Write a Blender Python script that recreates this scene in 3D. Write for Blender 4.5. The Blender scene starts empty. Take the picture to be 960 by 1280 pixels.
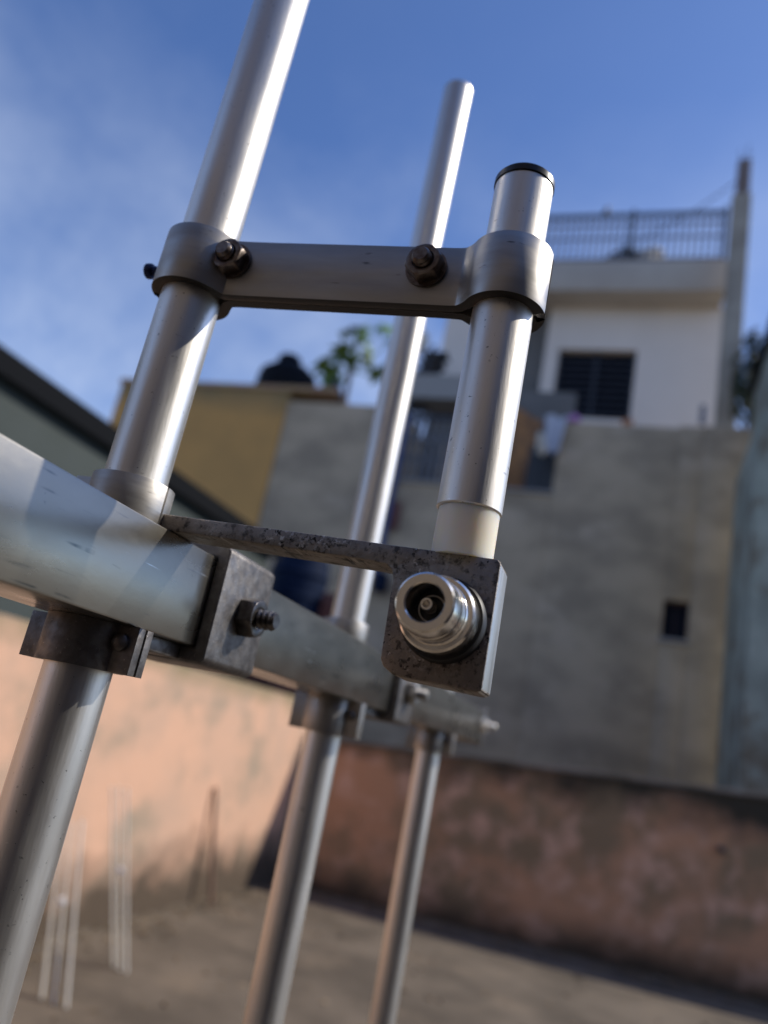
import bpy, bmesh, math, random
from mathutils import Vector, Matrix
R = math.radians
random.seed(7)
SC = bpy.context.scene
COL = SC.collection

# ------------------------------------------------------------------ camera
cam_d = bpy.data.cameras.new("camera")
cam = bpy.data.objects.new("camera", cam_d)
COL.objects.link(cam)
SC.camera = cam
cam_d.sensor_fit = 'VERTICAL'
cam_d.sensor_height = 36.0
cam_d.lens = 27.03
cam_d.clip_start = 0.01
cam_d.clip_end = 2000
rt = Vector((0.94016125, 0.28160264, 0.19182498))
dn = Vector((0.09341084, 0.32839530, -0.93991007))
fw = Vector((-0.32767558, 0.90158554, 0.28243979))
cam.matrix_world = Matrix(((rt.x, -dn.x, -fw.x, 0), (rt.y, -dn.y, -fw.y, 0), (rt.z, -dn.z, -fw.z, 0), (0, 0, 0, 1)))
cam_d.dof.use_dof = True
cam_d.dof.focus_distance = 0.25
cam_d.dof.aperture_fstop = 7.0
cam_d.dof.aperture_blades = 0

# ------------------------------------------------------------------ light
SUN_AZ, SUN_EL = 61.0, 41.0          # azimuth from +Y towards +X
sv = Vector((math.sin(R(SUN_AZ)) * math.cos(R(SUN_EL)), math.cos(R(SUN_AZ)) * math.cos(R(SUN_EL)), math.sin(R(SUN_EL))))
ld = bpy.data.lights.new("sun", 'SUN')
ld.energy = 4.0
ld.angle = R(0.5)
ld.color = (1.0, 0.93, 0.82)
lo = bpy.data.objects.new("sun", ld)
COL.objects.link(lo)
lo.rotation_euler = (-sv).to_track_quat('-Z', 'Y').to_euler()
lo.location = (6, 3, 8)

W = bpy.data.worlds.new("World")
SC.world = W
W.use_nodes = True
nt = W.node_tree
nt.nodes.clear()
wo = nt.nodes.new('ShaderNodeOutputWorld')
bg = nt.nodes.new('ShaderNodeBackground')
sky = nt.nodes.new('ShaderNodeTexSky')
sky.sky_type = 'NISHITA'
sky.sun_disc = False
sky.sun_elevation = R(SUN_EL)
sky.sun_rotation = R(SUN_AZ)
sky.air_density = 1.0
sky.dust_density = 0.6
sky.ozone_density = 2.5
tc = nt.nodes.new('ShaderNodeTexCoord')
mp = nt.nodes.new('ShaderNodeMapping')
mp.inputs['Rotation'].default_value = (0.3, 0.5, 0.4)
mp.inputs['Scale'].default_value = (1.3, 1.2, 1.6)
n1 = nt.nodes.new('ShaderNodeTexNoise')
n1.inputs['Scale'].default_value = 1.6
n1.inputs['Detail'].default_value = 9
n1.inputs['Roughness'].default_value = 0.58
n1.inputs['Distortion'].default_value = 0.25
rp = nt.nodes.new('ShaderNodeValToRGB')
rp.color_ramp.elements[0].position = 0.40
rp.color_ramp.elements[0].color = (0, 0, 0, 1)
rp.color_ramp.elements[1].position = 0.80
rp.color_ramp.elements[1].color = (0.30, 0.30, 0.30, 1)
mx = nt.nodes.new('ShaderNodeMixRGB')
mx.inputs[2].default_value = (5.6, 6.3, 7.6, 1)
nt.links.new(tc.outputs['Generated'], mp.inputs['Vector'])
nt.links.new(mp.outputs[0], n1.inputs['Vector'])
nt.links.new(n1.outputs[0], rp.inputs[0])
sx = nt.nodes.new('ShaderNodeSeparateXYZ'); nt.links.new(tc.outputs['Generated'], sx.inputs[0])
el = nt.nodes.new('ShaderNodeMapRange'); el.inputs['From Min'].default_value = 0.34; el.inputs['From Max'].default_value = 0.72
el.inputs['To Min'].default_value = 3.2; el.inputs['To Max'].default_value = 0.10; nt.links.new(sx.outputs[2], el.inputs[0])
cm = nt.nodes.new('ShaderNodeMath'); cm.operation = 'MULTIPLY'; cm.use_clamp = True
nt.links.new(rp.outputs[0], cm.inputs[0]); nt.links.new(el.outputs[0], cm.inputs[1])
nt.links.new(cm.outputs[0], mx.inputs[0])
tn = nt.nodes.new('ShaderNodeMixRGB'); tn.blend_type = 'MULTIPLY'; tn.inputs[0].default_value = 1.0
tn.inputs[2].default_value = (0.68, 0.83, 1.14, 1)
nt.links.new(sky.outputs[0], tn.inputs[1])
nt.links.new(tn.outputs[0], mx.inputs[1])
nt.links.new(mx.outputs[0], bg.inputs[0])
bg.inputs[1].default_value = 0.125
nt.links.new(bg.outputs[0], wo.inputs[0])

SC.view_settings.view_transform = 'Standard'
SC.view_settings.look = 'None'
SC.view_settings.exposure = 0.2
SC.view_settings.gamma = 1.0
SC.cycles.use_denoising = True
SC.cycles.max_bounces = 8

# ------------------------------------------------------------------ materials
def mat(name, base, rough=0.6, metal=0.0, **k):
    """base: colour; k: c2 (second colour), scale, lo/hi of the noise ramp, stretch, spots=(colour, scale, size),
    bump, bscale, rvar, sss, trans, alpha"""
    m = bpy.data.materials.new(name)
    m.use_nodes = True
    t = m.node_tree
    b = t.nodes['Principled BSDF']
    b.inputs['Roughness'].default_value = rough
    b.inputs['Metallic'].default_value = metal
    L = t.links.new
    def N(ty): return t.nodes.new(ty)
    co = N('ShaderNodeTexCoord')
    mpn = N('ShaderNodeMapping')
    mpn.inputs['Scale'].default_value = k.get('stretch', (1, 1, 1))
    mpn.inputs['Rotation'].default_value = k.get('rot', (0, 0, 0))
    L(co.outputs['Object'], mpn.inputs['Vector'])
    def noise(scale, detail=6, rg=0.6, vec=None):
        n = N('ShaderNodeTexNoise')
        n.inputs['Scale'].default_value = scale
        n.inputs['Detail'].default_value = detail
        n.inputs['Roughness'].default_value = rg
        L(vec or mpn.outputs[0], n.inputs['Vector'])
        return n.outputs[0]
    def ramp(src, lo, hi, a=0.0, c=1.0):
        r = N('ShaderNodeMapRange')
        r.inputs['From Min'].default_value = lo
        r.inputs['From Max'].default_value = hi
        r.inputs['To Min'].default_value = a
        r.inputs['To Max'].default_value = c
        L(src, r.inputs['Value'])
        return r.outputs[0]
    def mixc(fac, c1, c2):
        x = N('ShaderNodeMixRGB')
        for i, c in ((1, c1), (2, c2)):
            if isinstance(c, tuple): x.inputs[i].default_value = (*c, 1)
            else: L(c, x.inputs[i])
        L(fac, x.inputs[0])
        return x.outputs[0]
    col = tuple(base)
    if 'c2' in k:
        col = mixc(ramp(noise(k.get('scale', 3), k.get('detail', 6)), k.get('lo', 0.4), k.get('hi', 0.62)), col, tuple(k['c2']))
    if 'c3' in k:
        col = mixc(ramp(noise(k.get('scale3', 8), 5), k.get('lo3', 0.5), k.get('hi3', 0.66)), col, tuple(k['c3']))
    if 'band' in k:                       # dirt and painted shade growing towards a height (object z): (colour, z_start, z_full, noise amount)
        for (bc, z0, z1, amt) in k['band']:
            sp = N('ShaderNodeSeparateXYZ'); L(co.outputs['Object'], sp.inputs[0])
            a = N('ShaderNodeMath'); a.operation = 'MULTIPLY_ADD'
            L(noise(k.get('bandscale', 5), 6), a.inputs[0]); a.inputs[1].default_value = amt; L(sp.outputs[2], a.inputs[2])
            col = mixc(ramp(a.outputs[0], z0 + amt * 0.5, z1 + amt * 0.5), col, tuple(bc))
    if 'spots' in k:
        for (scol, ssc, lo_, hi_) in k['spots']:
            n = N('ShaderNodeTexNoise'); n.inputs['Scale'].default_value = ssc; n.inputs['Detail'].default_value = 3
            n.inputs['Roughness'].default_value = 0.7
            L(mpn.outputs[0] if k.get('spots_stretch', 1) else co.outputs['Object'], n.inputs['Vector'])
            col = mixc(ramp(n.outputs[0], lo_, hi_), col, tuple(scol))
    if 'scratch' in k:
        for (scol, rot, ssc, lo_, hi_) in k['scratch']:
            m2 = N('ShaderNodeMapping'); m2.inputs['Rotation'].default_value = rot; m2.inputs['Scale'].default_value = (1, 0.06, 1)
            L(co.outputs['Object'], m2.inputs['Vector'])
            n = noise(ssc, 2, 0.5, m2.outputs[0])
            # broken up by a second broad noise
            g = noise(60, 3, 0.5, co.outputs['Object'])
            a = N('ShaderNodeMath'); a.operation = 'MULTIPLY'
            L(ramp(n, lo_, hi_), a.inputs[0]); L(ramp(g, 0.5, 0.6), a.inputs[1])
            col = mixc(a.outputs[0], col, tuple(scol))
    if isinstance(col, tuple): b.inputs['Base Color'].default_value = (*col, 1)
    else: L(col, b.inputs['Base Color'])
    if 'rvar' in k:
        s, a, c = k['rvar']
        L(ramp(noise(s, 5), 0.35, 0.65, a, c), b.inputs['Roughness'])
    if 'bump' in k:
        bn = N('ShaderNodeBump'); bn.inputs['Strength'].default_value = k['bump']; bn.inputs['Distance'].default_value = k.get('bdist', 0.01)
        L(noise(k.get('bscale', 20), 8, 0.65), bn.inputs['Height'])
        L(bn.outputs[0], b.inputs['Normal'])
    if 'aniso' in k:
        b.inputs['Anisotropic'].default_value = k['aniso']
    if 'sss' in k:
        b.inputs['Subsurface Weight'].default_value = k['sss']
        b.inputs['Subsurface Radius'].default_value = (0.006, 0.005, 0.003)
        b.inputs['Subsurface Scale'].default_value = 1.0
    if 'trans' in k: b.inputs['Transmission Weight'].default_value = k['trans']
    if 'coat' in k: b.inputs['Coat Weight'].default_value = k['coat']
    return m

M = {}
M['tube'] = mat('tube_aluminium', (0.78, 0.745, 0.685), 0.42, 1.0, c2=(0.60, 0.585, 0.56), scale=60, lo=0.35, hi=0.7, stretch=(1, 1, 0.12),
                rvar=(140, 0.37, 0.49), spots=[((0.16, 0.15, 0.14), 620, 0.675, 0.72)], spots_stretch=0, bump=0.14, bscale=900, bdist=0.0006, scratch=[((0.30, 0.29, 0.27), (1.35, 0, 0.3), 500, 0.68, 0.74), ((0.95, 0.93, 0.88), (1.7, 0, -0.2), 620, 0.70, 0.75)])
M['tube_lower'] = M['tube']
M['boom'] = mat('boom_aluminium', (0.40, 0.375, 0.33), 0.29, 1.0, c2=(0.355, 0.335, 0.295), scale=24, lo=0.3, hi=0.7, stretch=(1, 0.4, 1),
                rvar=(60, 0.26, 0.33), scratch=[((0.16, 0.17, 0.17), (0.75, 0, 0), 330, 0.665, 0.72), ((0.9, 0.9, 0.88), (-0.9, 0, 0), 420, 0.69, 0.74), ((0.25, 0.25, 0.25), (0.35, 0, 0), 500, 0.67, 0.73)],
                spots=[((0.2, 0.2, 0.2), 520, 0.71, 0.76)], spots_stretch=0, bump=0.05, bscale=420, bdist=0.0006)
M['strap'] = mat('clamp_aluminium', (0.46, 0.44, 0.41), 0.46, 1.0, c2=(0.36, 0.342, 0.32), scale=90, lo=0.35, hi=0.65, stretch=(0.18, 0.18, 1),
                 rvar=(120, 0.36, 0.55), spots=[((0.10, 0.095, 0.09), 300, 0.66, 0.74)], bump=0.10, bscale=520, bdist=0.0006)
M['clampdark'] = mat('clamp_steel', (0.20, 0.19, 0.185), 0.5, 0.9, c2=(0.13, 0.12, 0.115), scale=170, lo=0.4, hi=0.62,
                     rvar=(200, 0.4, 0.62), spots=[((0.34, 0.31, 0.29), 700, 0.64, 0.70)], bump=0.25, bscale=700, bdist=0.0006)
M['cast'] = mat('cast_plate', (0.33, 0.29, 0.25), 0.50, 0.85, c2=(0.25, 0.215, 0.185), scale=80, lo=0.4, hi=0.62,
                c3=(0.09, 0.08, 0.07), scale3=330, lo3=0.53, hi3=0.66, scratch=[((0.03, 0.028, 0.026), (0.4, 0.9, 0.3), 520, 0.60, 0.66), ((0.03, 0.028, 0.026), (0.9, -0.7, 1.2), 600, 0.62, 0.67), ((0.5, 0.46, 0.42), (0.2, 0.5, -0.8), 650, 0.60, 0.66)], rvar=(160, 0.42, 0.62),
                spots=[((0.03, 0.028, 0.025), 900, 0.64, 0.70), ((0.50, 0.46, 0.42), 1100, 0.66, 0.72)], bump=0.4, bscale=600, bdist=0.001)
M['sawn'] = mat('sawn_edge', (0.62, 0.62, 0.60), 0.42, 1.0, c2=(0.40, 0.40, 0.39), scale=160, lo=0.4, hi=0.6, stretch=(1, 1, 0.15), bump=0.35, bscale=260, bdist=0.0012)
M['undershade'] = mat('strap_underside_shade', (0.035, 0.033, 0.032), 0.55, 0.6)  # near-black strap undersides, shade painted into the colour
M['bolt'] = mat('dark_bolt_steel', (0.16, 0.15, 0.145), 0.36, 1.0, c2=(0.09, 0.08, 0.075), scale=300)
M['rustbolt'] = mat('bolt_steel_rusty', (0.22, 0.19, 0.17), 0.38, 1.0, c2=(0.13, 0.095, 0.08), scale=350)
M['nickel'] = mat('nickel', (0.95, 0.90, 0.82), 0.2, 1.0, rvar=(300, 0.14, 0.26))
M['nickel_face'] = mat('nickel_face', (0.80, 0.76, 0.70), 0.34, 1.0)
M['black'] = mat('black_plastic', (0.008, 0.008, 0.010), 0.35)
M['holeshade'] = mat('hole_shade_black', (0.010, 0.010, 0.011), 0.5)
M['teflon'] = mat('white_insulator', (0.90, 0.83, 0.69), 0.40, 0, sss=1.0)
M['navybolt'] = mat('blue_bolt', (0.02, 0.03, 0.09), 0.4, 0.6)

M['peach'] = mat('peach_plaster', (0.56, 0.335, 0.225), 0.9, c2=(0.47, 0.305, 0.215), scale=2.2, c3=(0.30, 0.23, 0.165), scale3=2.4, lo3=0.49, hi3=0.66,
                 band=[((0.07, 0.048, 0.03), 0.40, 0.12, 0.50), ((0.20, 0.165, 0.09), 1.17, 1.32, 0.22)], bump=0.4, bscale=14, bdist=0.02)  # first band darkens the base: moss dirt plus painted shade
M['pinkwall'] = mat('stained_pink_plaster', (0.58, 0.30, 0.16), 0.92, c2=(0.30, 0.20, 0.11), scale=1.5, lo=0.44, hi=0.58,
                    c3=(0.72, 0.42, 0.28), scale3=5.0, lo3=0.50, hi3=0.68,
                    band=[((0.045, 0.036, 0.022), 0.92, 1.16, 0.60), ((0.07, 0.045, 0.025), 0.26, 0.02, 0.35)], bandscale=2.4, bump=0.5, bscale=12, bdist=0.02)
M['coping'] = mat('coping_concrete', (0.26, 0.22, 0.18), 0.9, c2=(0.12, 0.10, 0.075), scale=3)
M['floor'] = mat('terrace_screed', (0.135, 0.106, 0.076), 0.92, c2=(0.075, 0.058, 0.040), scale=1.9, lo=0.40, hi=0.60, c3=(0.165, 0.125, 0.085), scale3=2.6, lo3=0.55, hi3=0.75, bump=0.35, bscale=18, bdist=0.012)
M['ground'] = mat('earth', (0.20, 0.17, 0.13), 0.95, c2=(0.14, 0.13, 0.09), scale=0.4)
M['greywall'] = mat('grey_render', (0.54, 0.41, 0.27), 0.92, c2=(0.36, 0.275, 0.185), scale=0.9, lo=0.40, hi=0.60, stretch=(1, 1, 1.5), c3=(0.58, 0.445, 0.31), scale3=1.5, lo3=0.52, hi3=0.72, bump=0.3, bscale=6, bdist=0.03)
M['mustard'] = mat('mustard_render', (0.70, 0.37, 0.115), 0.9, c2=(0.60, 0.325, 0.105), scale=0.8, band=[((0.26, 0.19, 0.09), 10.0, 10.6, 0.7)], bandscale=1.2)
M['tanledge'] = mat('tan_ledge', (0.44, 0.31, 0.15), 0.9, c2=(0.42, 0.24, 0.16), scale=2.0)
M['shedwall'] = mat('grey_green_paint', (0.045, 0.058, 0.056), 0.85, c2=(0.036, 0.048, 0.045), scale=1.0)
M['darkroof'] = mat('dark_roof_sheet', (0.008, 0.009, 0.011), 0.8)
M['whitewall'] = mat('white_render', (0.84, 0.745, 0.66), 0.85, c2=(0.78, 0.69, 0.61), scale=0.6)
M['slab'] = mat('grey_white_slab', (0.54, 0.48, 0.41), 0.88, c2=(0.48, 0.42, 0.36), scale=1.2)
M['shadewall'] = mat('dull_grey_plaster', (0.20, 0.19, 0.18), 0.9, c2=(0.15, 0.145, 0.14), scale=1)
M['beamgrey'] = mat('beam_concrete', (0.36, 0.34, 0.32), 0.9)
M['glass'] = mat('dark_window_glass', (0.005, 0.006, 0.010), 0.25, c2=(0.008, 0.009, 0.015), scale=2)
M['darkmetal'] = mat('dark_painted_metal', (0.035, 0.04, 0.055), 0.55)
M['greymetal'] = mat('grey_painted_metal', (0.13, 0.14, 0.19), 0.55)
M['balrail'] = mat('dull_grey_iron', (0.22, 0.22, 0.24), 0.6, c2=(0.08, 0.08, 0.09), scale=5)
M['pillar'] = mat('pillar_concrete', (0.42, 0.37, 0.30), 0.9, c2=(0.30, 0.26, 0.21), scale=1.6)
M['pillartop'] = mat('pillar_stub', (0.20, 0.16, 0.15), 0.9)
M['teal'] = mat('teal_paint', (0.42, 0.43, 0.34), 0.85, c2=(0.27, 0.28, 0.22), scale=1.4, lo=0.40, hi=0.6, c3=(0.20, 0.165, 0.11), scale3=2.2, lo3=0.50, hi3=0.62)
M['wood'] = mat('brown_board', (0.42, 0.19, 0.06), 0.7, c2=(0.17, 0.085, 0.04), scale=6, stretch=(1, 1, 0.2))
M['cloth'] = mat('pale_cloth', (0.55, 0.57, 0.65), 0.9)
M['pink'] = mat('pink_cloth', (0.55, 0.25, 0.52), 0.9)
M['terracotta'] = mat('terracotta', (0.50, 0.22, 0.11), 0.85)
M['cream'] = mat('cream_canvas', (0.72, 0.66, 0.55), 0.9)
M['leaf'] = mat('leaf_green', (0.11, 0.22, 0.045), 0.6, c2=(0.07, 0.15, 0.035), scale=3)
M['darkleaf'] = mat('dark_leaf_green', (0.04, 0.055, 0.022), 0.65, c2=(0.03, 0.04, 0.02), scale=3)
M['bark'] = mat('bark', (0.14, 0.10, 0.07), 0.9)
M['tank'] = mat('black_tank_plastic', (0.010, 0.011, 0.014), 0.5)
M['bluepipe'] = mat('blue_pvc', (0.045, 0.085, 0.22), 0.5)
M['redcloth'] = mat('dull_red_cloth', (0.20, 0.085, 0.075), 0.9)
M['navy'] = mat('navy_plastic', (0.012, 0.02, 0.045), 0.5)
M['brick'] = mat('red_brick', (0.22, 0.09, 0.07), 0.9, c2=(0.15, 0.07, 0.055), scale=5)
M['rod'] = mat('pale_plastic_rod', (0.82, 0.78, 0.70), 0.3, 0, trans=0.25)
M['bead'] = mat('white_bead', (0.85, 0.83, 0.8), 0.2, 0)
M['greypole'] = mat('grey_green_pole', (0.30, 0.28, 0.21), 0.7)
M['stick'] = mat('brown_stick', (0.19, 0.11, 0.075), 0.8)
M['roomwall'] = mat('brown_grey_render', (0.19, 0.155, 0.125), 0.9, c2=(0.14, 0.115, 0.09), scale=1.2)

for k_ in ('glass', 'darkroof', 'tank', 'navy'): M[k_].node_tree.nodes['Principled BSDF'].inputs['Specular IOR Level'].default_value = 0.05

# ------------------------------------------------------------------ mesh helpers
def frame(ax):
    ax = Vector(ax).normalized()
    u = ax.cross(Vector((0, 0, 1)))
    if u.length < 1e-4: u = Vector((1, 0, 0))
    u.normalize()
    return ax, u, ax.cross(u)

class MB:
    def __init__(s, k=1.0):
        s.v = []; s.f = []; s.mi = []; s.k = k; s.cur = 0
    def add(s, vs, fs):
        o = len(s.v)
        s.v += [tuple(c * s.k for c in v) for v in vs]
        s.f += [tuple(i + o for i in f) for f in fs]
        s.mi += [s.cur] * len(fs)
    def box(s, x0, x1, y0, y1, z0, z1):
        s.add([(x0, y0, z0), (x1, y0, z0), (x1, y1, z0), (x0, y1, z0), (x0, y0, z1), (x1, y0, z1), (x1, y1, z1), (x0, y1, z1)],
              [(0, 3, 2, 1), (4, 5, 6, 7), (0, 1, 5, 4), (1, 2, 6, 5), (2, 3, 7, 6), (3, 0, 4, 7)])
        return s
    def lathe(s, prof, c, ax, n=48, caps=(True, True)):
        """prof: (distance along ax, radius)"""
        a, u, w = frame(ax); c = Vector(c); vs = []; fs = []
        for (d, r) in prof:
            for i in range(n):
                t = 2 * math.pi * i / n
                vs.append(c + a * d + (u * math.cos(t) + w * math.sin(t)) * r)
        for j in range(len(prof) - 1):
            for i in range(n):
                i2 = (i + 1) % n
                fs.append((j * n + i, j * n + i2, (j + 1) * n + i2, (j + 1) * n + i))
        if caps[0]: fs.append(tuple(reversed(range(n))))
        if caps[1]: fs.append(tuple(range((len(prof) - 1) * n, len(prof) * n)))
        s.add(vs, fs); return s
    def cyl(s, p0, p1, r0, r1=None, n=24, ch=0.0):
        p0 = Vector(p0); p1 = Vector(p1); L = (p1 - p0).length; r1 = r0 if r1 is None else r1
        pr = [(0, r0), (L, r1)] if not ch else [(0, r0 - ch), (ch, r0), (L - ch, r1), (L, r1 - ch)]
        return s.lathe(pr, p0, p1 - p0, n)
    def prism(s, pts, a0, a1, axis='y'):
        """polygon pts extruded along an axis; pts are the other two coordinates in order"""
        def P(p, a):
            return {'y': (p[0], a, p[1]), 'z': (p[0], p[1], a), 'x': (a, p[0], p[1])}[axis]
        n = len(pts)
        s.add([P(p, a0) for p in pts] + [P(p, a1) for p in pts],
              [tuple(range(n)), tuple(reversed(range(n, 2 * n)))] + [(i, n + i, n + (i + 1) % n, (i + 1) % n) for i in range(n)])
        return s
    def ribbon(s, inner, outer, z0, z1):
        n = len(inner); vs = []
        for z in (z0, z1):
            vs += [(p[0], p[1], z) for p in inner] + [(p[0], p[1], z) for p in outer]
        I0, O0, I1, O1 = 0, n, 2 * n, 3 * n; fs = []
        for i in range(n - 1):
            fs += [(I0 + i, I0 + i + 1, I1 + i + 1, I1 + i), (O0 + i + 1, O0 + i, O1 + i, O1 + i + 1),
                   (I0 + i + 1, I0 + i, O0 + i, O0 + i + 1), (I1 + i, I1 + i + 1, O1 + i + 1, O1 + i)]
        for i in (0, n - 1): fs.append((I0 + i, I1 + i, O1 + i, O0 + i))
        s.add(vs, fs)
        for q in range(n - 1): s.mi[-len(fs) + q * 4 + 2] = 1  # bottom faces take the second, darker material as painted underside shade
        return s
    def build(s, name, m, parent=None, bevel=0.0, seg=2, angle=32, kind=None):
        o_ = parent.location if parent is not None and parent.parent is None else Vector((0, 0, 0))
        if parent is not None and parent.parent is not None: o_ = parent['_o'] and Vector(parent['_o']) or o_
        me = bpy.data.meshes.new(name)
        me.from_pydata([(v[0] - o_[0], v[1] - o_[1], v[2] - o_[2]) for v in s.v], [], s.f)
        ms = m if isinstance(m, (list, tuple)) else [m]
        for q in ms: me.materials.append(q)
        me.polygons.foreach_set('material_index', s.mi)
        bm = bmesh.new(); bm.from_mesh(me)
        bmesh.ops.recalc_face_normals(bm, faces=bm.faces)
        if bevel:
            es = [e for e in bm.edges if len(e.link_faces) == 2 and e.calc_face_angle(0) > R(angle)]
            bmesh.ops.bevel(bm, geom=es, offset=bevel, segments=seg, profile=0.5, affect='EDGES', clamp_overlap=True)
        bm.to_mesh(me); bm.free()
        me.polygons.foreach_set('use_smooth', [True] * len(me.polygons))
        me.set_sharp_from_angle(angle=R(angle))
        o = bpy.data.objects.new(name, me); COL.objects.link(o)
        if parent is not None:
            o.parent = parent
        o['_o'] = tuple(o_)
        if kind: o['kind'] = kind
        return o

def thing(name, label, cat, loc=(0, 0, 0), group=None):
    o = bpy.data.objects.new(name, None); COL.objects.link(o)
    o.location = loc; o.empty_display_size = 0.1
    o['label'] = label; o['category'] = cat
    if group: o['group'] = group
    return o
def tag(o, label, cat, group=None):
    o['label'] = label; o['category'] = cat
    if group: o['group'] = group
    return o
def dup(src, parent, loc, rot=None, scale=None):
    o = src.copy(); COL.objects.link(o); o.parent = parent; o.location = loc
    if rot: o.rotation_euler = rot
    if scale: o.scale = scale
    return o

def chaikin(p, n=2):
    for _ in range(n):
        q = [p[0]]
        for a, b in zip(p, p[1:]):
            q += [(a[0] * .75 + b[0] * .25, a[1] * .75 + b[1] * .25), (a[0] * .25 + b[0] * .75, a[1] * .25 + b[1] * .75)]
        p = q + [p[-1]]
    return p
def offset(p, d):
    out = []
    for i in range(len(p)):
        a = Vector(p[max(i - 1, 0)]); b = Vector(p[min(i + 1, len(p) - 1)])
        t = (b - a).normalized()
        out.append((p[i][0] + t.y * d, p[i][1] - t.x * d))
    return out

def hexnut(mb, c, ax, af_r, h, bore):
    """hex nut with chamfered corners; af_r = corner radius"""
    a, u, w = frame(ax); c = Vector(c)
    def ring(d, f):
        return [c + a * d + (u * math.cos(math.pi / 3 * i + .3) + w * math.sin(math.pi / 3 * i + .3)) * f for i in range(6)]
    def circ(d, r, n=24):
        return [c + a * d + (u * math.cos(2 * math.pi * i / n + .3) + w * math.sin(2 * math.pi * i / n + .3)) * r for i in range(n)]
    n = 24
    def hexc(d, f, cap):
        out = []
        for i in range(n):
            t = 2 * math.pi * i / n
            k = t % (math.pi / 3) - math.pi / 6
            r = f * math.cos(math.pi / 6) / math.cos(k)
            out.append(c + a * d + (u * math.cos(t + .3) + w * math.sin(t + .3)) * min(r, cap))
        return out
    rows = [hexc(0, af_r, 9e9), hexc(h * .80, af_r, 9e9), hexc(h, af_r, af_r * .89), circ(h, bore * 1.12), circ(h * .9, bore)]
    vs = [p for r_ in rows for p in r_]; fs = []
    for j in range(len(rows) - 1):
        for i in range(n):
            fs.append((j * n + i, j * n + (i + 1) % n, (j + 1) * n + (i + 1) % n, (j + 1) * n + i))
    fs.append(tuple(reversed(range(n)))); fs.append(tuple(range(4 * n, 5 * n)))
    mb.add(vs, fs); return mb
def thread(mb, p0, p1, r, pitch, depth, n=28):
    p0 = Vector(p0); p1 = Vector(p1); a, u, w = frame(p1 - p0); L = (p1 - p0).length
    m = int(L / pitch * 7) + 1; vs = []; fs = []
    for j in range(m + 1):
        d = L * j / m
        for i in range(n):
            t = 2 * math.pi * i / n
            ph = (d / pitch - i / n) % 1.0
            rr = r - depth * (1 - abs(2 * ph - 1)) ** 1.2
            rr = min(rr, r - max(0, d - (L - pitch * .7)) * 0.7)
            vs.append(p0 + a * d + (u * math.cos(t) + w * math.sin(t)) * rr)
    for j in range(m):
        for i in range(n):
            fs.append((j * n + i, j * n + (i + 1) % n, (j + 1) * n + (i + 1) % n, (j + 1) * n + i))
    fs.append(tuple(reversed(range(n)))); fs.append(tuple(range(m * n, (m + 1) * n)))
    mb.add(vs, fs); return mb

def leafy(mb, c, rad, n, size, flat=1.0):
    """leaf-sized faces spread through a volume"""
    for _ in range(n):
        d = Vector((random.gauss(0, 1), random.gauss(0, 1), random.gauss(0, 1) * flat))
        d = d.normalized() * (random.random() ** 0.45)
        p = Vector(c) + Vector((d.x * rad[0], d.y * rad[1], d.z * rad[2]))
        a = Vector((random.gauss(0, 1), random.gauss(0, 1), random.gauss(0, 1))).normalized()
        b = a.cross(Vector((random.gauss(0, 1), random.gauss(0, 1), random.gauss(0, 1)))).normalized()
        L = size * random.uniform(.6, 1.3)
        mb.add([p - a * L, p - a * L * .2 + b * L * .4, p + a * L, p - a * L * .2 - b * L * .4], [(0, 1, 2, 3)])

# ------------------------------------------------------------------ setting: ground and terrace floor
b = MB(); b.add([(-900, -900, -4.6), (900, -900, -4.6), (900, 900, -4.6), (-900, 900, -4.6)], [(0, 1, 2, 3)])
b.build('ground', M['ground'], kind='structure')
b = MB(); b.prism([(-2.35, -3.6), (3.2, -3.6), (3.2, 6.47), (-2.35, 5.73)], -4.5, -1.1, 'z')
b.build('terrace_floor', M['floor'], kind='structure')

b = MB(); yl = lambda x: 5.20 + (x + 2.35) * 0.134
b.add([(-2.3, yl(-2.3), -1.096), (3.1, yl(3.1), -1.096), (3.1, yl(3.1) + .09, -1.096), (-2.3, yl(-2.3) + .07, -1.096)], [(0, 1, 2, 3)])
b.build('pale_floor_strip', mat('pale_strip', (0.27, 0.205, 0.135), 0.9, c2=(0.17, 0.13, 0.085), scale=4), kind='structure')  # paler strip across the floor in front of the back wall
b = MB()
for i in range(1500):
    if random.random() < .55:
        x = random.uniform(-2.3, 2.5); p = Vector((x, 5.70 + (x + 2.35) * .134 - abs(random.gauss(0, .14)), -1.097))
    elif random.random() < .6: p = Vector((-2.33 + abs(random.gauss(0, .12)), random.uniform(1.5, 5.7), -1.097))
    else: p = Vector((random.uniform(-2.3, 2.3), random.uniform(1.5, 5.8), -1.097))
    L = random.uniform(.008, .03); a = random.uniform(0, 6.3); h = random.uniform(.004, .014)
    d = Vector((math.cos(a), math.sin(a), 0)) * L; e = Vector((-math.sin(a), math.cos(a), 0)) * L * .5
    b.add([p - d, p + e, p + d, p - e, p + Vector((0, 0, h))], [(0, 1, 4), (1, 2, 4), (2, 3, 4), (3, 0, 4)])
lt = b.build('leaf_litter', mat('dry_litter', (0.10, 0.07, 0.04), 0.9, c2=(0.22, 0.16, 0.10), scale=9), kind='stuff')
tag(lt, 'dry leaf crumbs and grit swept along the foot of the terrace walls', 'litter')
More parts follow.
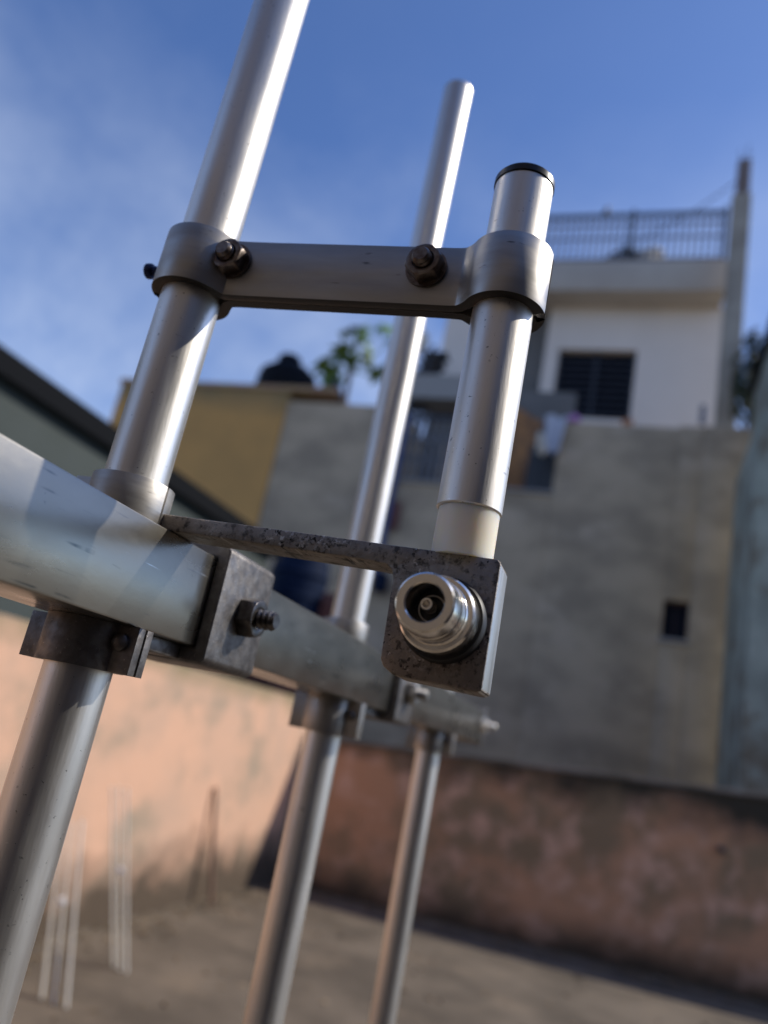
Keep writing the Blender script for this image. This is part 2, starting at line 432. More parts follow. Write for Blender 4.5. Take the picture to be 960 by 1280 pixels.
# ------------------------------------------------------------------ terrace walls
lw = thing('terrace_wall', 'sunlit peach plastered terrace wall on the left with dirt and painted shade at its base', 'wall', (-2.425, 1.0, -1.1))
b = MB(); b.prism([(-3.6, -4.5), (6.0, -4.5), (6.0, 0.20), (-3.6, 0.17)], -2.5, -2.352, 'x')
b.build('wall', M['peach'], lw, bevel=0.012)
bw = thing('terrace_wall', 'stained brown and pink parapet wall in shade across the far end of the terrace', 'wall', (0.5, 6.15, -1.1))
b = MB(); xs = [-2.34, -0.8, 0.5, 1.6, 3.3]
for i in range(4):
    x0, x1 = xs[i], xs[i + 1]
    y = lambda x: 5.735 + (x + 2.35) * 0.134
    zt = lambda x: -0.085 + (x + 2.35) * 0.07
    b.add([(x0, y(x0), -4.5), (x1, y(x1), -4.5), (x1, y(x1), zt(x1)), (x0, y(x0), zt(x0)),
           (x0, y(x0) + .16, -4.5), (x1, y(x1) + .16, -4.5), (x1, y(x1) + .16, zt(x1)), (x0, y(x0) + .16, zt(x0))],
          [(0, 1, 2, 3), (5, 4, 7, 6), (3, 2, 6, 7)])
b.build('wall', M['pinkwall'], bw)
b = MB()
b.add([(-2.34, y(-2.34) - .02, zt(-2.34) + .002), (3.3, y(3.3) - .02, zt(3.3) + .002), (3.3, y(3.3) + .18, zt(3.3) + .002), (-2.34, y(-2.34) + .18, zt(-2.34) + .002),
       (-2.34, y(-2.34) - .02, zt(-2.34) + .032), (3.3, y(3.3) - .02, zt(3.3) + .032), (3.3, y(3.3) + .18, zt(3.3) + .032), (-2.34, y(-2.34) + .18, zt(-2.34) + .032)],
      [(0, 3, 2, 1), (4, 5, 6, 7), (0, 1, 5, 4), (1, 2, 6, 5), (2, 3, 7, 6), (3, 0, 4, 7)])
b.build('coping', M['coping'], bw, bevel=0.006)
b = MB(); b.lathe([(0, .022), (.05, .022), (.05, .017), (0.012, .017)], (0.66, y(0.66) - .045, -0.24), (0, 1, 0), 16)
b.build('drain_spout', M['darkmetal'], bw)
rm = thing('unseen_roof_room', 'plain brown grey stair room behind the viewer, unseen, right wing added to shade the floor', 'building', (0.4, -3.8, -1.1))
b = MB(); b.box(-2.6, 3.3, -2.9, -2.2, -4.5, 2.9); b.box(2.3, 3.3, -2.198, 0.5, -4.5, 2.6); b.build('wall', M['roomwall'], rm)  # unseen; tall back gives tubes dark reflections, right wing added to shade floor

# ------------------------------------------------------------------ the shed on the left
sh = thing('shed', 'grey green shed wall under a dark eave behind the left terrace wall', 'shed', (-5.0, 4.0, -4.6))
b = MB(); b.box(-7.0, -4.0, -1.0, 7.6, -4.6, 1.715); b.build('wall', M['shedwall'], sh)
b = MB(); b.add([(-3.92, -1.2, 1.72), (-3.92, 7.72, 1.72), (-7.2, 7.72, 2.2), (-7.2, -1.2, 2.2), (-3.92, -1.2, 1.88), (-3.92, 7.72, 1.88), (-7.2, 7.72, 2.41), (-7.2, -1.2, 2.41)],
                [(0, 1, 2, 3), (4, 7, 6, 5), (0, 4, 5, 1), (1, 5, 6, 2), (2, 6, 7, 3), (3, 7, 4, 0)])
b.build('roof', M['darkroof'], sh)

# ------------------------------------------------------------------ mustard and grey houses at the back
mh = thing('mustard_house', 'mustard yellow plastered house wall beside the black water tank', 'house', (-8.6, 13.5, -4.6))
b = MB(); b.box(-10.6, -6.715, 12.0, 15.0, -4.6, 5.98); b.build('wall', M['mustard'], mh)
b = MB(); b.box(-10.65, -5.76, 11.96, 15.0, 5.983, 6.09); b.build('roof_ledge', M['tanledge'], mh, bevel=0.015)

gh = thing('grey_house', 'bare grey rendered house with one small dark window and a railed balcony', 'house', (-2.7, 13.0, -4.6))
b = MB()
b.box(-6.705, -4.39, 12.01, 15.0, -4.6, 5.78)
b.box(-4.388, -1.572, 12.01, 12.26, -4.6, 4.34)
b.box(-1.570, 0.29, 12.01, 12.26, -4.6, 5.66)
b.box(0.292, 0.658, 12.01, 12.26, -4.6, 2.255)
b.box(0.292, 0.658, 12.01, 12.26, 2.835, 5.70)
b.box(0.66, 1.36, 12.01, 12.26, -4.6, 5.72)
b.build('wall', M['greywall'], gh, bevel=0.01)
b = MB(); b.box(-4.42, -1.54, 11.97, 12.30, 4.343, 4.39); b.build('ledge', M['beamgrey'], gh, bevel=0.008)
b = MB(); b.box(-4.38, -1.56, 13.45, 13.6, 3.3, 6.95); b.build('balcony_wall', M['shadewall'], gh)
b = MB(); b.box(-4.62, -3.3, 12.75, 13.44, 6.36, 6.86); b.build('beam', M['beamgrey'], gh)
b = MB(); b.box(-4.38, 1.3, 12.27, 13.44, 3.2, 3.3); b.build('balcony_floor', M['beamgrey'], gh)
wn = MB(); wn.box(0.30, 0.65, 12.2, 12.215, 2.265, 2.825)
wno = wn.build('window', M['glass'], gh)
b = MB()
b.box(0.294, 0.318, 12.13, 12.18, 2.258, 2.832); b.box(0.632, 0.656, 12.13, 12.18, 2.258, 2.832)
b.box(0.319, 0.631, 12.13, 12.18, 2.80, 2.832); b.box(0.319, 0.631, 12.13, 12.18, 2.258, 2.285); b.box(0.465, 0.485, 12.14, 12.17, 2.286, 2.80)
b.build('window_frame', mat('dull_maroon_paint', (0.06, 0.02, 0.025), 0.6), wno)
q = MB(); q.box(0.255, 0.70, 11.965, 12.008, 2.20, 2.25); q.build('window_sill', M['beamgrey'], gh, bevel=.006)
rl = MB(); rl.box(-4.36, -2.84, 12.05, 12.12, 5.60, 5.68); rlo = rl.build('balcony_railing', M['darkmetal'], gh)
b = MB(); b.box(-0.022, 0.022, 12.065, 12.105, 4.392, 5.598)
bal0 = None
for i in range(12):
    x = -4.30 + i * 0.125
    if bal0 is None:
        bm_ = MB(); bm_.box(-0.02, 0.02, -.02, .02, 0, 1.205); bm_.box(-.045, .045, -.012, .012, .35, .5); bm_.box(-.045, .045, -.012, .012, .75, .92)
        bal0 = bm_.build('baluster', M['balrail']); bal0.parent = rlo; bal0.location = Vector((x, 12.085, 4.392)) - Vector(rlo['_o'])
    else:
        dup(bal0, rlo, Vector((x, 12.085, 4.392)) - Vector(rlo['_o']))

# ------------------------------------------------------------------ white house above
wh = thing('white_house', 'white upper house with a dark window under a projecting roof slab and terrace railing', 'house', (-1.0, 15.5, -4.6))
b = MB()
b.box(-2.46, -2.172, 14.6, 17.5, 3.5, 9.58)
b.box(-2.170, -0.592, 14.6, 14.85, 3.5, 6.99)
b.box(-2.170, -0.592, 14.6, 14.85, 8.57, 9.58)
b.box(-0.590, 0.99, 14.6, 17.5, 3.5, 9.58)
b.box(-4.65, -3.85, 14.3, 17.5, 7.5, 9.58)
b.build('wall', M['whitewall'], wh)
b = MB(); b.box(-4.7, 0.94, 13.98, 17.8, 9.583, 10.30); b.build('roof_slab', M['slab'], wh, bevel=0.01)
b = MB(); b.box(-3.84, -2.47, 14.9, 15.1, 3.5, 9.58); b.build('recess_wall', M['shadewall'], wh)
w = MB(); w.box(-2.16, -0.60, 14.78, 14.80, 7.0, 8.56); wo_ = w.build('window', M['glass'], wh)
b = MB()
for (x0, x1) in ((-2.168, -2.11), (-1.41, -1.36), (-0.65, -0.594)): b.box(x0, x1, 14.70, 14.76, 6.992, 8.568)
b.build('window_frame', M['darkmetal'], wo_)
for i in range(9):
    q = MB(); q.box(-2.108, -1.412, 14.72, 14.735, 7.12 + i * .16, 7.145 + i * .16); q.box(-1.358, -0.652, 14.72, 14.735, 7.12 + i * .16, 7.145 + i * .16)
    q.build('window_bar', M['darkmetal'], wo_)
r_ = MB(); r_.box(-3.05, 0.90, 14.10, 14.16, 11.50, 11.58); ro = r_.build('railing', M['darkmetal'], wh)
for zz in (11.28, 10.95, 10.42):
    q = MB(); q.box(-3.05, 0.90, 14.11, 14.15, zz, zz + .03); q.build('rail', M['greymetal'], ro)
b0 = None
for i in range(30):
    x = -3.0 + i * 0.13
    if b0 is None:
        q = MB(); q.box(-.018, .018, -.018, .018, 0, 1.195); b0 = q.build('baluster', M['greymetal']); b0.parent = ro
        b0.location = Vector((x, 14.13, 10.302)) - Vector(ro['_o'])
    else: dup(b0, ro, Vector((x, 14.13, 10.302)) - Vector(ro['_o']))
for x in (-3.02, -0.95, 0.86):
    q = MB(); q.box(x - .035, x + .035, 14.095, 14.165, 10.301, 11.66); q.build('railing_post', M['darkmetal'], ro)
q = MB(); q.lathe([(0, .05), (.08, .06), (.2, .03)], (-1.55, 14.13, 11.58), (0.3, 0, 1), 10); q.build('finial', M['darkmetal'], ro)
# bush and canvas on the white house roof
bu = thing('roof_bush', 'low green bush behind the railing on the white house roof', 'plant', (-1.0, 14.6, 10.3))
b = MB(); leafy(b, (-1.02, 14.6, 10.62), (.46, .3, .44), 700, .075); b.build('foliage', M['darkleaf'], bu)
b = MB(); b.cyl((-1.0, 14.6, 10.302), (-1.0, 14.6, 10.6), .03, .02, 8); b.build('stem', M['bark'], bu)
cv = MB(); vs = []; n = 12
for j in range(7):
    a = j / 6 * math.pi / 2
    for i in range(n):
        t = 2 * math.pi * i / n; k = 1 + .18 * math.sin(3 * t + j) + random.uniform(-.06, .06)
        vs.append((-0.52 + .33 * k * math.cos(a) * math.cos(t), 14.55 + .3 * k * math.cos(a) * math.sin(t), 10.303 + .72 * math.sin(a) ** 0.8))
cv.add(vs, [(j * n + i, j * n + (i + 1) % n, (j + 1) * n + (i + 1) % n, (j + 1) * n + i) for j in range(6) for i in range(n)] + [tuple(range(n))])
tag(cv.build('canvas_bundle', M['cream']), 'cream canvas covered bundle standing beside the bush on the white house roof', 'bundle')

# pillar and its cable
pl = thing('concrete_pillar', 'tall concrete pillar with a brown stub top at the right end of the white house', 'pillar', (1.07, 13.5, -4.6))
b = MB(); b.box(0.90, 1.24, 13.35, 13.65, -4.6, 11.35); b.build('shaft', M['pillar'], pl, bevel=0.012)
b = MB(); b.box(0.96, 1.20, 13.38, 13.62, 11.352, 12.2); b.build('stub', M['pillartop'], pl, bevel=0.02)
for (dx, dz) in ((.03, .45), (-.05, .32), (.06, .25)):
    b = MB(); b.cyl((1.08 + dx, 13.5, 12.202), (1.08 + dx * 2, 13.5, 12.2 + dz), .009, n=6); b.build('rebar', M['darkmetal'], pl)
b = MB(); P = [Vector((0.955, 13.5, 11.75)), Vector((0.3, 13.7, 11.3)), Vector((-0.7, 13.9, 10.75)), Vector((-1.5, 14.05, 10.35))]
for p, q in zip(P, P[1:]): b.cyl(p, q, .012, n=6)
tag(b.build('overhead_cable', M['darkmetal']), 'thin dark cable slanting from the concrete pillar down across the roof railing', 'cable')

# outside stair between the houses
st = thing('metal_stair', 'dark metal stair climbing between the grey house and the white house', 'stair', (-4.5, 13.2, 5.8))
for i in range(9):
    q = MB(); q.box(-4.85 + i * .03, -4.45 + i * .045, 13.0 - i * .01, 13.28, 5.9 + i * .19, 5.94 + i * .19); q.build('step', M['darkmetal'], st)
q = MB(); q.cyl((-4.75, 13.0, 5.785), (-4.38, 13.0, 7.62), .05, n=8); q.cyl((-4.45, 13.25, 5.785), (-4.2, 13.25, 7.62), .05, n=8); q.build('stringer', M['darkmetal'], st)
q = MB(); q.lathe([(0, .14), (.1, .20), (.3, .2), (.42, .1)], (-4.8, 13.2, 7.66), (0, 0, 1), 14)
tag(q.build('cream_pot', M['cream']), 'cream coloured pot on top of the dark metal stair', 'pot')

# balcony contents
q = MB(); q.add([(-2.72, 12.7, 3.32), (-2.24, 12.7, 3.32), (-2.10, 13.35, 6.25), (-2.72, 13.35, 6.6), (-2.72, 12.75, 3.32), (-2.24, 12.75, 3.32), (-2.10, 13.4, 6.25), (-2.72, 13.4, 6.6)],
                [(0, 1, 2, 3), (5, 4, 7, 6), (0, 4, 5, 1), (1, 5, 6, 2), (2, 6, 7, 3), (3, 7, 4, 0)])
tag(q.build('wooden_board', M['wood']), 'brown wooden board leaning on the balcony wall of the grey house', 'board')
cb = thing('black_cabinet', 'black cabinet standing on the grey house balcony under the pale laundry', 'cabinet', (-1.84, 12.7, 3.3))
q = MB(); q.box(-2.12, -1.585, 12.5, 12.95, 3.302, 5.42); q.build('carcass', M['black'], cb, bevel=0.01)
q = MB(); q.box(-2.10, -1.86, 12.48, 12.498, 3.4, 5.38); q.build('door', M['black'], cb); q = MB(); q.box(-1.84, -1.60, 12.48, 12.498, 3.4, 5.38); q.build('door', M['black'], cb)
def drape(x0, x1, z0, z1, yb, amp, nx=14, nz=10, taper=0.0):
    mb = MB(); vs = []
    for j in range(nz + 1):
        v = j / nz
        for i in range(nx + 1):
            u = i / nx
            sh_ = taper * v * (u - .5)
            vs.append((x0 + (x1 - x0) * u - sh_, yb + amp * math.sin(u * 11 + v * 2) * (0.4 + v), z1 + (z0 - z1) * v + .03 * math.sin(u * 7)))
    back = [(a, c + .012, d) for (a, c, d) in vs]
    fs = [(j * (nx + 1) + i, j * (nx + 1) + i + 1, (j + 1) * (nx + 1) + i + 1, (j + 1) * (nx + 1) + i) for j in range(nz) for i in range(nx)]
    mb.add(vs, fs); mb.add(back, [tuple(reversed(f)) for f in fs]); return mb
q = drape(-1.84, -1.47, 5.05, 5.72, 11.93, .05, taper=.16)
tag(q.build('laundry_sheet', M['cloth']), 'pale grey laundry hanging over the corner of the grey wall by the balcony', 'laundry')
q = drape(-2.02, -1.80, 5.22, 5.62, 12.44, .03, 8, 6, taper=.05)
tag(q.build('small_cloth', M['cream']), 'small cream cloth hanging in front of the black cabinet on the balcony', 'cloth')
q = MB(); vs = []
q.lathe([(0, .06), (.05, .11), (.12, .10), (.17, .04)], (-1.38, 12.1, 5.665), (0, 0, 1), 12)
tag(q.build('pink_cloth', M['pink']), 'small pink cloth lying on top of the grey wall beside the laundry', 'cloth')
q = MB(); q.lathe([(0, .07), (.12, .1), (.12, .085), (.02, .06)], (-0.52, 12.12, 5.662), (0, 0, 1), 14)
tag(q.build('flower_pot', M['terracotta']), 'small terracotta pot on top of the grey wall under the white house window', 'pot')
q = MB(); q.cyl((-4.27, 11.94, 2.6), (-4.27, 11.94, 5.6), .055, n=12)
tag(q.build('blue_pipe', M['bluepipe']), 'blue plastic downpipe on the grey house wall left of the balcony railing', 'pipe')
q = drape(-4.20, -4.06, 3.45, 3.95, 11.95, .02, 6, 6)
tag(q.build('red_cloth', M['redcloth']), 'dull red cloth hanging beside the blue downpipe', 'cloth')
q = MB(); q.lathe([(0, .10), (.08, .13), (.3, .12), (.34, .06)], (-4.13, 11.86, 2.33), (0, 0, 1), 14)
tag(q.build('navy_bucket', M['navy']), 'small navy bucket hanging at the foot of the blue downpipe', 'bucket')
q = MB(); q.cyl((0.62, 11.96, 5.73), (0.62, 11.96, 6.05), .05, n=10)
tag(q.build('vent_stub', M['greymetal']), 'short grey vent pipe standing on the top right of the grey wall', 'pipe')

# tank, pipe and papaya
tk = thing('water_tank', 'black plastic water tank on the mustard house roof', 'tank', (-7.36, 12.95, 6.09))
q = MB(); q.lathe([(0, .60), (.03, .63), (.12, .63), (.14, .615), (.28, .615), (.30, .63), (.42, .63), (.44, .615), (.60, .61), (.70, .58), (.86, .40), (.98, .22), (1.0, .2)], (-7.36, 12.95, 6.093), (-.03, 0, 1), 36); q.build('body', M['tank'], tk)
q = MB(); q.lathe([(0, .21), (.02, .24), (.12, .24), (.17, .18), (.2, .06)], (-7.44, 12.95, 7.085), (-.03, 0, 1), 24); q.build('lid', M['tank'], tk)
q = MB(); q.cyl((-5.98, 12.25, 6.092), (-5.98, 12.25, 6.40), .06, n=10); q.cyl((-5.98, 12.25, 6.41), (-5.72, 12.2, 5.95), .05, n=10)
tag(q.build('black_pipe', M['black']), 'short black bent pipe at the right edge of the mustard roof ledge', 'pipe')
pa = thing('papaya_tree', 'papaya tree with broad green leaves rising behind the mustard and grey houses', 'tree', (-7.1, 16.0, -4.6))
q = MB(); q.cyl((-7.1, 16.2, -4.6), (-7.45, 16.0, 8.9), .13, .06, 10); q.build('trunk', M['bark'], pa)
lf = MB()
for k in range(7):
    a = -2.1 + k * 0.7
    d = Vector((math.cos(a), math.sin(a), 0)); s_ = Vector((-math.sin(a), math.cos(a), 0))
    L = .52 - .05 * abs(k - 3)
    lf.add([(0, 0, .01), d * L * .55 + s_ * .10 + Vector((0, 0, .02)), d * L + Vector((0, 0, -.1)), d * L * .55 - s_ * .10 + Vector((0, 0, .02))], [(0, 1, 2, 3)])
leaf0 = None
spots = [(-7.75, 16.1, 9.05, .9), (-7.35, 15.9, 9.35, 1.0), (-7.9, 15.7, 8.6, .8), (-7.1, 15.8, 9.2, .8), (-6.95, 16.2, 8.85, .8), (-7.6, 15.6, 9.5, .8),
         (-6.6, 16.1, 8.55, .8), (-6.75, 15.8, 9.75, .7), (-6.45, 16.0, 9.55, .7), (-7.75, 15.9, 8.15, .7), (-7.5, 15.7, 8.95, .8)]
for (x, yy, z, s_) in spots:
    s_ *= 1.35
    rot = (random.uniform(-.6, .6) + .7, random.uniform(-.5, .5), random.uniform(0, 6))
    if leaf0 is None:
        leaf0 = lf.build('leaf', M['leaf']); leaf0.parent = pa; leaf0.location = Vector((x, yy, z)) - pa.location; leaf0.rotation_euler = rot; leaf0.scale = (s_,) * 3
    else: dup(leaf0, pa, Vector((x, yy, z)) - pa.location, rot, (s_,) * 3)
q = MB()
for (x, yy, z, s_) in spots: q.cyl((-7.45, 16.0, 8.6), (x, yy, z), .02, .012, 6)
q.build('stalks', M['leaf'], pa)

# teal house on the right with a dark creeper behind it
th = thing('teal_house', 'weathered teal painted house wall with a black roof edge at the far right', 'house', (2.6, 10.5, -4.6))
q = MB(); q.box(1.10, 4.6, 9.0, 11.4, -4.6, 4.55); q.box(1.28, 4.6, 9.5, 11.4, 4.551, 6.02); q.build('wall', M['teal'], th, bevel=.01)
q = MB(); q.box(1.22, 4.7, 9.42, 11.5, 6.023, 6.22); q.build('roof_edge', M['darkroof'], th)
q = MB()
leafy(q, (1.38, 12.9, 7.3), (.3, .3, .75), 500, .08); leafy(q, (1.3, 12.6, 6.5), (.26, .3, .5), 300, .08)
tc_ = thing('creeper_tree', 'dark narrow tree squeezed between the concrete pillar and the teal house', 'tree', (1.5, 12.8, -4.6)); q.build('crown', M['darkleaf'], tc_)
q = MB(); q.cyl((1.5, 12.8, -4.6), (1.4, 12.8, 7.2), .1, .04, 8); q.build('trunk', M['bark'], tc_)

# between the shed and the grey house
bs = thing('brick_hut', 'low dull red brick hut behind the end of the grey green shed', 'hut', (-4.3, 9.1, -4.6))
q = MB(); q.box(-5.4, -3.55, 8.6, 9.8, -4.6, 1.25); q.build('wall', M['brick'], bs)
dr = thing('navy_drum', 'dark navy plastic drum on the low brick hut', 'drum', (-4.2, 9.05, 1.25))
q = MB(); q.lathe([(0, .36), (.02, .38), (.25, .38), (.27, .40), (.30, .40), (.32, .38), (.55, .38), (.57, .40), (.60, .40), (.62, .38), (.82, .36), (.85, .33)], (-4.26, 9.05, 1.252), (0, 0, 1), 28); q.build('body', M['navy'], dr)
q = MB(); q.lathe([(0, .08), (.04, .08)], (-4.36, 8.95, 2.103), (0, 0, 1), 12); q.build('bung', M['black'], dr)
bk = thing('brick_stack', 'small stack of red bricks beside the navy drum', 'bricks', (-3.72, 9.0, 1.25))
br0 = None
for i in range(5):
    for j in range(2):
        p = Vector((0.0 + random.uniform(-.01, .01), j * .12 + random.uniform(-.01, .01), .002 + i * .083))
        if br0 is None:
            q = MB(); q.box(-.11, .11, -.055, .055, 0, .08); br0 = q.build('brick', M['brick'], None, bevel=.004); br0.parent = bk; br0.location = p
        else: dup(br0, bk, p, (0, 0, random.uniform(-.1, .1)))

# things standing on the terrace against the left wall
def rods(label, base, tops, bead):
    t = thing('rod_bundle', label, 'rods', base[1], 'bundles of pale rods on the terrace')
    for p, q_ in zip(base, tops):
        m_ = MB(); m_.cyl(p, q_, .0055, .0045, 10); m_.build('rod', M['rod'], t)
    m_ = MB(); m_.lathe([(-.016, .004), (-.011, .013), (0, .016), (.011, .013), (.016, .004)], bead, (0, 0, 1), 14); m_.build('bead', M['bead'], t)
rods('three slim pale rods with a white bead, the bundle farther from the thick aluminium tube',
     [(-1.95, 3.22, -1.1), (-1.905, 3.20, -1.1), (-1.87, 3.20, -1.1)], [(-2.17, 3.18, -0.42), (-2.12, 3.16, -0.41), (-2.07, 3.15, -0.405)], (-2.01, 3.17, -0.735))
rods('three slim pale rods with a white bead right beside the thick aluminium tube at left',
     [(-1.90, 2.72, -1.1), (-1.84, 2.71, -1.1), (-1.79, 2.72, -1.1)], [(-2.13, 2.86, -0.55), (-2.08, 2.85, -0.54), (-2.03, 2.84, -0.52)], (-1.965, 2.77, -0.80))
q = MB(); q.cyl((-2.25, 4.60, -1.1), (-2.335, 4.47, -0.45), .014, .011, 10)
tag(q.build('wooden_stick', M['stick']), 'thin brown stick leaning on the peach wall near the terrace corner', 'stick')

# ================================================================== THE ANTENNA (lengths below in units of 1.8 mm)
S = 0.0018
AN = thing('antenna', 'aluminium antenna with square boom, upright tubes and round coaxial socket filling the foreground', 'antenna',
           (-98 * S, 123.5 * S, 21 * S))
def part(mb, name, m, parent=AN, **k): 
    if 'bevel' in k: k['bevel'] *= S
    return mb.build(name, m, parent, **k)

# boom: hollow square tube
b = MB(S)
def sq(x0, x1, z0, z1): return [(x0, z0), (x1, z0), (x1, z1), (x0, z1)]
y0, y1 = -420.0, 496.0
o_ = sq(-108, -88, 11.4, 31.0); i_ = sq(-106.2, -89.8, 13.2, 29.2)
b.add([(x, y0, z) for x, z in o_] + [(x, y1, z) for x, z in o_] + [(x, y0, z) for x, z in i_] + [(x, y1, z) for x, z in i_],
      [(k, (k + 1) % 4, 4 + (k + 1) % 4, 4 + k) for k in range(4)] + [(8 + k, 12 + k, 12 + (k + 1) % 4, 8 + (k + 1) % 4) for k in range(4)] +
      [(4 + k, 4 + (k + 1) % 4, 12 + (k + 1) % 4, 12 + k) for k in range(4)] + [(k, 8 + k, 8 + (k + 1) % 4, (k + 1) % 4) for k in range(4)])
part(b, 'boom', M['boom'], bevel=0.45)

def half_strap(cx, cy, r, t, tl, tr, z0, z1, side=-1):
    """half strap round a tube with two flat tabs; side -1 = towards the viewer"""
    p = [(cx - tl, cy + side * .35), (cx - r - 2.2, cy + side * .35), (cx - r - .5, cy + side * .5)]
    for k in range(1, 12):
        a = math.pi * k / 12
        p.append((cx - r * math.cos(a), cy + side * r * math.sin(a)))
    if tr: p += [(cx + r + .5, cy + side * .5), (cx + r + 2.2, cy + side * .35), (cx + tr, cy + side * .35)]
    else: p += [(cx + r, cy + side * .05)]
    p = chaikin(p, 2)
    q_ = offset(p, t if side < 0 else -t)
    m_ = MB(S); m_.ribbon(p, q_, z0, z1); return m_

def element(cx, cy, r, zt, zb, up, lo):
    b = MB(S); b.lathe([(0, r - 1.3), (0, r - .4), (.4, r), (zt - zb - .8, r), (zt - zb, r - .7), (zt - zb, r - 1.6), (zt - zb - 30, r - 1.6)], (cx, cy, zb), (0, 0, 1), 64)
    e = part(b, 'element', M['tube'])
    for (z0, z1) in (up, lo):
        tr_ = 12.5 if z0 < 20 else 0
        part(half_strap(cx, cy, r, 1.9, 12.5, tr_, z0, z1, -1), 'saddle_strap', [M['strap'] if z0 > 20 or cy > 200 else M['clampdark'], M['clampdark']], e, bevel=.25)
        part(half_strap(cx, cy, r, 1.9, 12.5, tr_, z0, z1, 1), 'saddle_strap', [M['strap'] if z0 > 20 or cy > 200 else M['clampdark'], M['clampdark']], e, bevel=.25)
    b = MB(S); b.lathe([(0, 1.7), (1.0, 1.7), (1.5, 1.2), (1.7, .4)], (cx + 9.3, cy - 2.0, (lo[0] + lo[1]) / 2 + 1.2), (0, -1, 0), 16); part(b, 'rivet', M['clampdark'], e)
    return e
element(-99.2, 124.5, 6.35, 310, -270, (31.1, 39.6), (2.6, 11.3))
element(-98.5, 256.0, 6.2, 279.5, -243, (31.1, 38.0), (-0.6, 11.3))
element(-98.5, 411.0, 6.2, 268, -232, (31.1, 38.0), (0.5, 11.3))

# channel clamps round the boom
def boom_clamp(ya, yb, foot, boltm):
    prof = [(-111, 34.0), (-111, 31.05), (-87.95, 31.05), (-87.95, 11.35), (-111, 11.35), (-111, 8.0), (-86.0, 8.0), (-84.8, 9.2), (-84.8, 32.8), (-86.0, 34.0)]
    b = MB(S); b.prism(prof, ya, yb, 'y')
    c = part(b, 'boom_clamp', M['clampdark'], bevel=.55, angle=20)
    b = MB(S); b.box(-110, -91, foot, ya - .02, 8.3, 11.3); part(b, 'foot_plate', M['clampdark'], c, bevel=.3)
    ym = (ya + yb) / 2 + .8; zm = 20.9
    b = MB(S); hexnut(b, (-84.75, ym, zm), (1, 0, 0), 4.7, 3.9, 2.25); part(b, 'nut', boltm, c, bevel=.12, angle=25)
    b = MB(S); thread(b, (-84.7, ym, zm), (-76.6, ym, zm), 2.3, 1.35, .55); part(b, 'bolt', boltm, c, angle=50)
boom_clamp(143.9, 167.0, 132.0, M['bolt'])
boom_clamp(291.0, 314.0, 268.0, M['strap'])
b = MB(S); b.box(-109.5, -86.5, 496.1, 498.2, 9.8, 33.0); ec = part(b, 'end_plate', M['strap'], bevel=.4)
b = MB(S); hexnut(b, (-86.45, 488, 22), (1, 0, 0), 4.5, 3.6, 2.2); part(b, 'nut', M['tube'], ec)
b = MB(S); thread(b, (-86.4, 488, 22), (-77.5, 488, 22), 2.2, 1.4, .4); part(b, 'bolt', M['tube'], ec)

# gamma rod: outer tube, cap and insulating rod
GX, GY, GR = -31.1, 129.5, 5.95
b = MB(S); b.lathe([(0, GR - 1.0), (0, GR - .25), (.25, GR), (70.6, GR), (70.9, GR - .2), (70.9, GR - 1.5)], (GX, GY, 42.0), (0, 0, 1), 72)
gt = part(b, 'gamma_tube', M['tube'])
b = MB(S); b.lathe([(0, GR + .25), (1.3, GR + .25), (1.75, GR - .1), (1.95, GR - .8)], (GX, GY, 112.92), (0, 0, 1), 64); part(b, 'end_cap', M['black'], gt)
b = MB(S); b.lathe([(0, 5.55), (9.2, 5.55)], (GX + .1, GY, 33.05), (0, 0, 1), 64); part(b, 'insulator_rod', M['teflon'], gt)

# gamma clamp: two straps bolted together between the first element and the gamma tube
E1 = (-99.2, 124.5); r1, r2 = 6.4, 6.0
def yc(x): return E1[1] + (x - E1[0]) / (GX - E1[0]) * (GY - E1[1])
def gamma_half(side, xl, xr):
    p = []
    if xl < E1[0] - r1 - 1: p += [(xl, E1[1] + side * .2), (E1[0] - r1 - 1.6, E1[1] + side * .2)]
    for k in range(0, 11):
        a = math.pi * k / 12
        p.append((E1[0] - r1 * math.cos(a), E1[1] + side * max(.2, r1 * math.sin(a))))
    xa = E1[0] + r1 + 1.4; xb = GX - r2 - 1.8
    p += [(xa - .4, yc(xa) + side * .6), (xa + 1.4, yc(xa) + side * .12)]
    for k in range(1, 6): x = xa + (xb - xa) * k / 6; p.append((x, yc(x) + side * .12))
    p += [(xb - 1.2, yc(xb) + side * .12), (xb + .8, yc(xb) + side * .9)]
    for k in range(2, 13):
        a = math.pi * k / 12
        p.append((GX - r2 * math.cos(a), GY + side * max(.2, r2 * math.sin(a))))
    if xr > GX + r2 + .2: p.append((xr, GY + side * .2))
    p = chaikin(p, 2); q_ = offset(p, 2.25 if side < 0 else -2.25)
    m_ = MB(S); m_.ribbon(p, q_, 83.2, 96.6); return m_
fs_ = part(gamma_half(-1, -107.4, GX), 'gamma_strap', [M['strap'], M['undershade']], bevel=.28)
bs_ = part(gamma_half(1, -107.2, GX + 6.6), 'gamma_strap', [M['strap'], M['undershade']], bevel=.28)
for x in (-90.0, -47.2):
    z = 91.3
    yf = yc(x) - 2.45
    b = MB(S); b.lathe([(0, 4.3), (.6, 4.3)], (x, yf + .05, z), (0, -1, 0), 32); part(b, 'washer', M['rustbolt'], fs_)
    b = MB(S); hexnut(b, (x, yf - .55, z), (0, -1, 0), 3.9, 2.9, 2.05); part(b, 'nut', M['rustbolt'], fs_, bevel=.1, angle=25)
    b = MB(S); thread(b, (x, yf - .5, z), (x - .12, yf - 5.1, z + .1), 2.05, 1.2, .35); part(b, 'bolt', M['rustbolt'], fs_, angle=50)
b = MB(S); thread(b, (-107.6, 124.6, 90.2), (-111.4, 124.4, 90.4), 1.2, .8, .25); part(b, 'set_screw', M['navybolt'], fs_, angle=50)
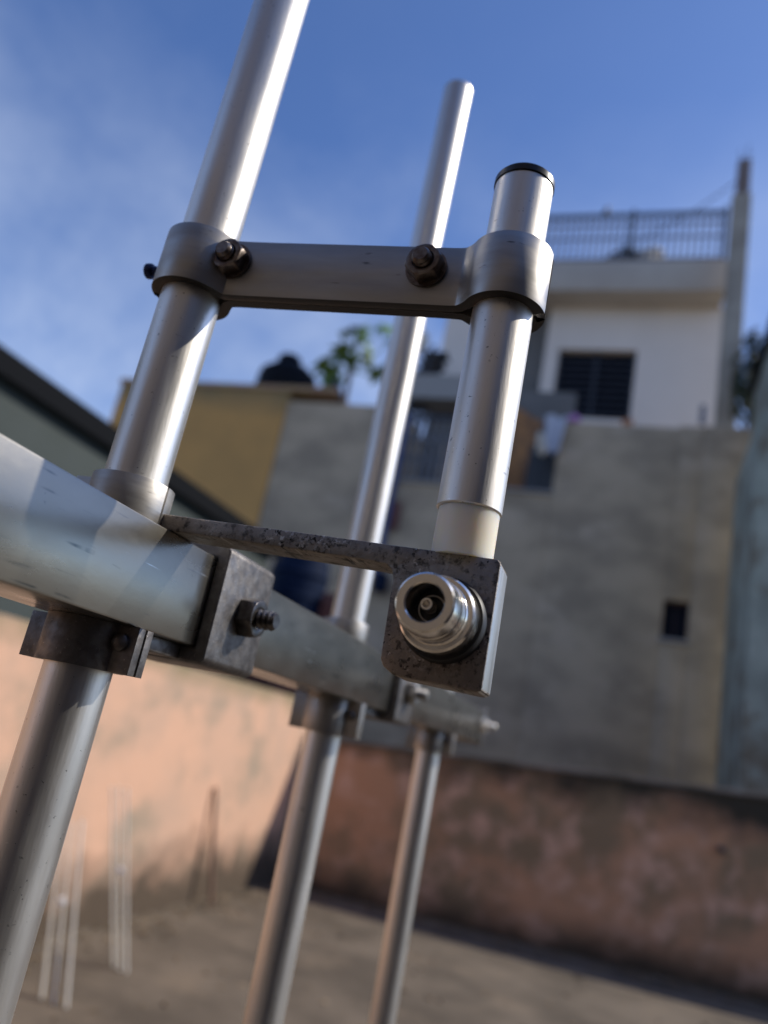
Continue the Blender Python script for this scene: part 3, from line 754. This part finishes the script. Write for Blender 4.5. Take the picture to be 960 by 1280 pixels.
b = MB(S); b.lathe([(0, 1.5), (.4, 1.75), (1.4, 1.75), (1.8, 1.2)], (-111.3, 124.4, 90.4), (-1, 0, 0), 20); part(b, 'screw_head', M['navybolt'], fs_)

# feed bracket: L shaped plate
YF, YB = 125.5, 134.0
poly = [(-112.0, 34.9), (-112.0, 31.45), (-87.0, 31.15), (-66.0, 30.65), (-46.0, 30.1), (-43.2, 29.8), (-42.0, 28.8), (-41.6, 27.2), (-41.0, 13.4), (-40.3, 12.2), (-38.4, 11.1), (-24.0, 10.5), (-23.1, 11.0), (-23.2, 32.4), (-23.9, 33.0)]
b = MB(S); b.prism(poly, YF, YB, 'y')
b.mi = [0] * len(b.mi)
n_ = len(poly)
for k in range(n_):
    if k in (11, 12): b.mi[2 + k] = 1
fb = part(b, 'feed_bracket', [M['cast'], M['sawn']], bevel=.3, angle=24)

# coaxial socket
CX, CZ = -31.1, 21.25
b = MB(S); b.lathe([(0, 7.25), (1.7, 7.25), (2.3, 6.9), (2.3, 5)], (CX, 125.48, CZ), (0, -1, 0), 64)
gk = part(b, 'hole_shade_ring', M['holeshade'])  # black ring in place of the countersunk hole and its shade
b = MB(S)
prof = [(-1.5, 5.2), (-1.5, 6.05), (-1.2, 6.35), (2.3, 6.35), (2.75, 6.0), (2.8, 5.35), (3.3, 5.05), (3.8, 5.05), (4.0, 5.25), (6.6, 5.08), (6.75, 4.92), (6.9, 4.92), (7.05, 5.02), (9.4, 4.86), (10.2, 4.74), (10.6, 4.4), (10.6, 3.25), (10.35, 3.02), (4.2, 3.02)]
b.lathe(prof, (CX, 121.6, CZ), (0, -1, 0), 72, caps=(True, False))
so = part(b, 'coaxial_socket', M['nickel'], angle=28)
b = MB(S); b.lathe([(0, 3.0), (.02, 2.15), (.7, 2.1), (.72, 1.95), (.1, 1.9), (.1, .2)], (CX, 117.2, CZ), (0, -1, 0), 48); part(b, 'insulator', M['black'], so)
b = MB(S); b.lathe([(0, 1.05), (4.6, 1.05), (4.85, .9), (4.85, .62), (1.5, .6)], (CX, 117.15, CZ), (0, -1, 0), 32, caps=(True, True)); part(b, 'centre_pin', M['nickel'], so)
b = MB(S); b.lathe([(0, 2.22), (1.2, 2.22), (1.25, 2.12), (1.2, 2.02), (0, 2.02)], (CX, 117.25, CZ), (0, -1, 0), 48, caps=(False, False)); part(b, 'contact_ring', M['nickel_face'], so)

for o in bpy.data.objects:
    if '_o' in o: del o['_o']
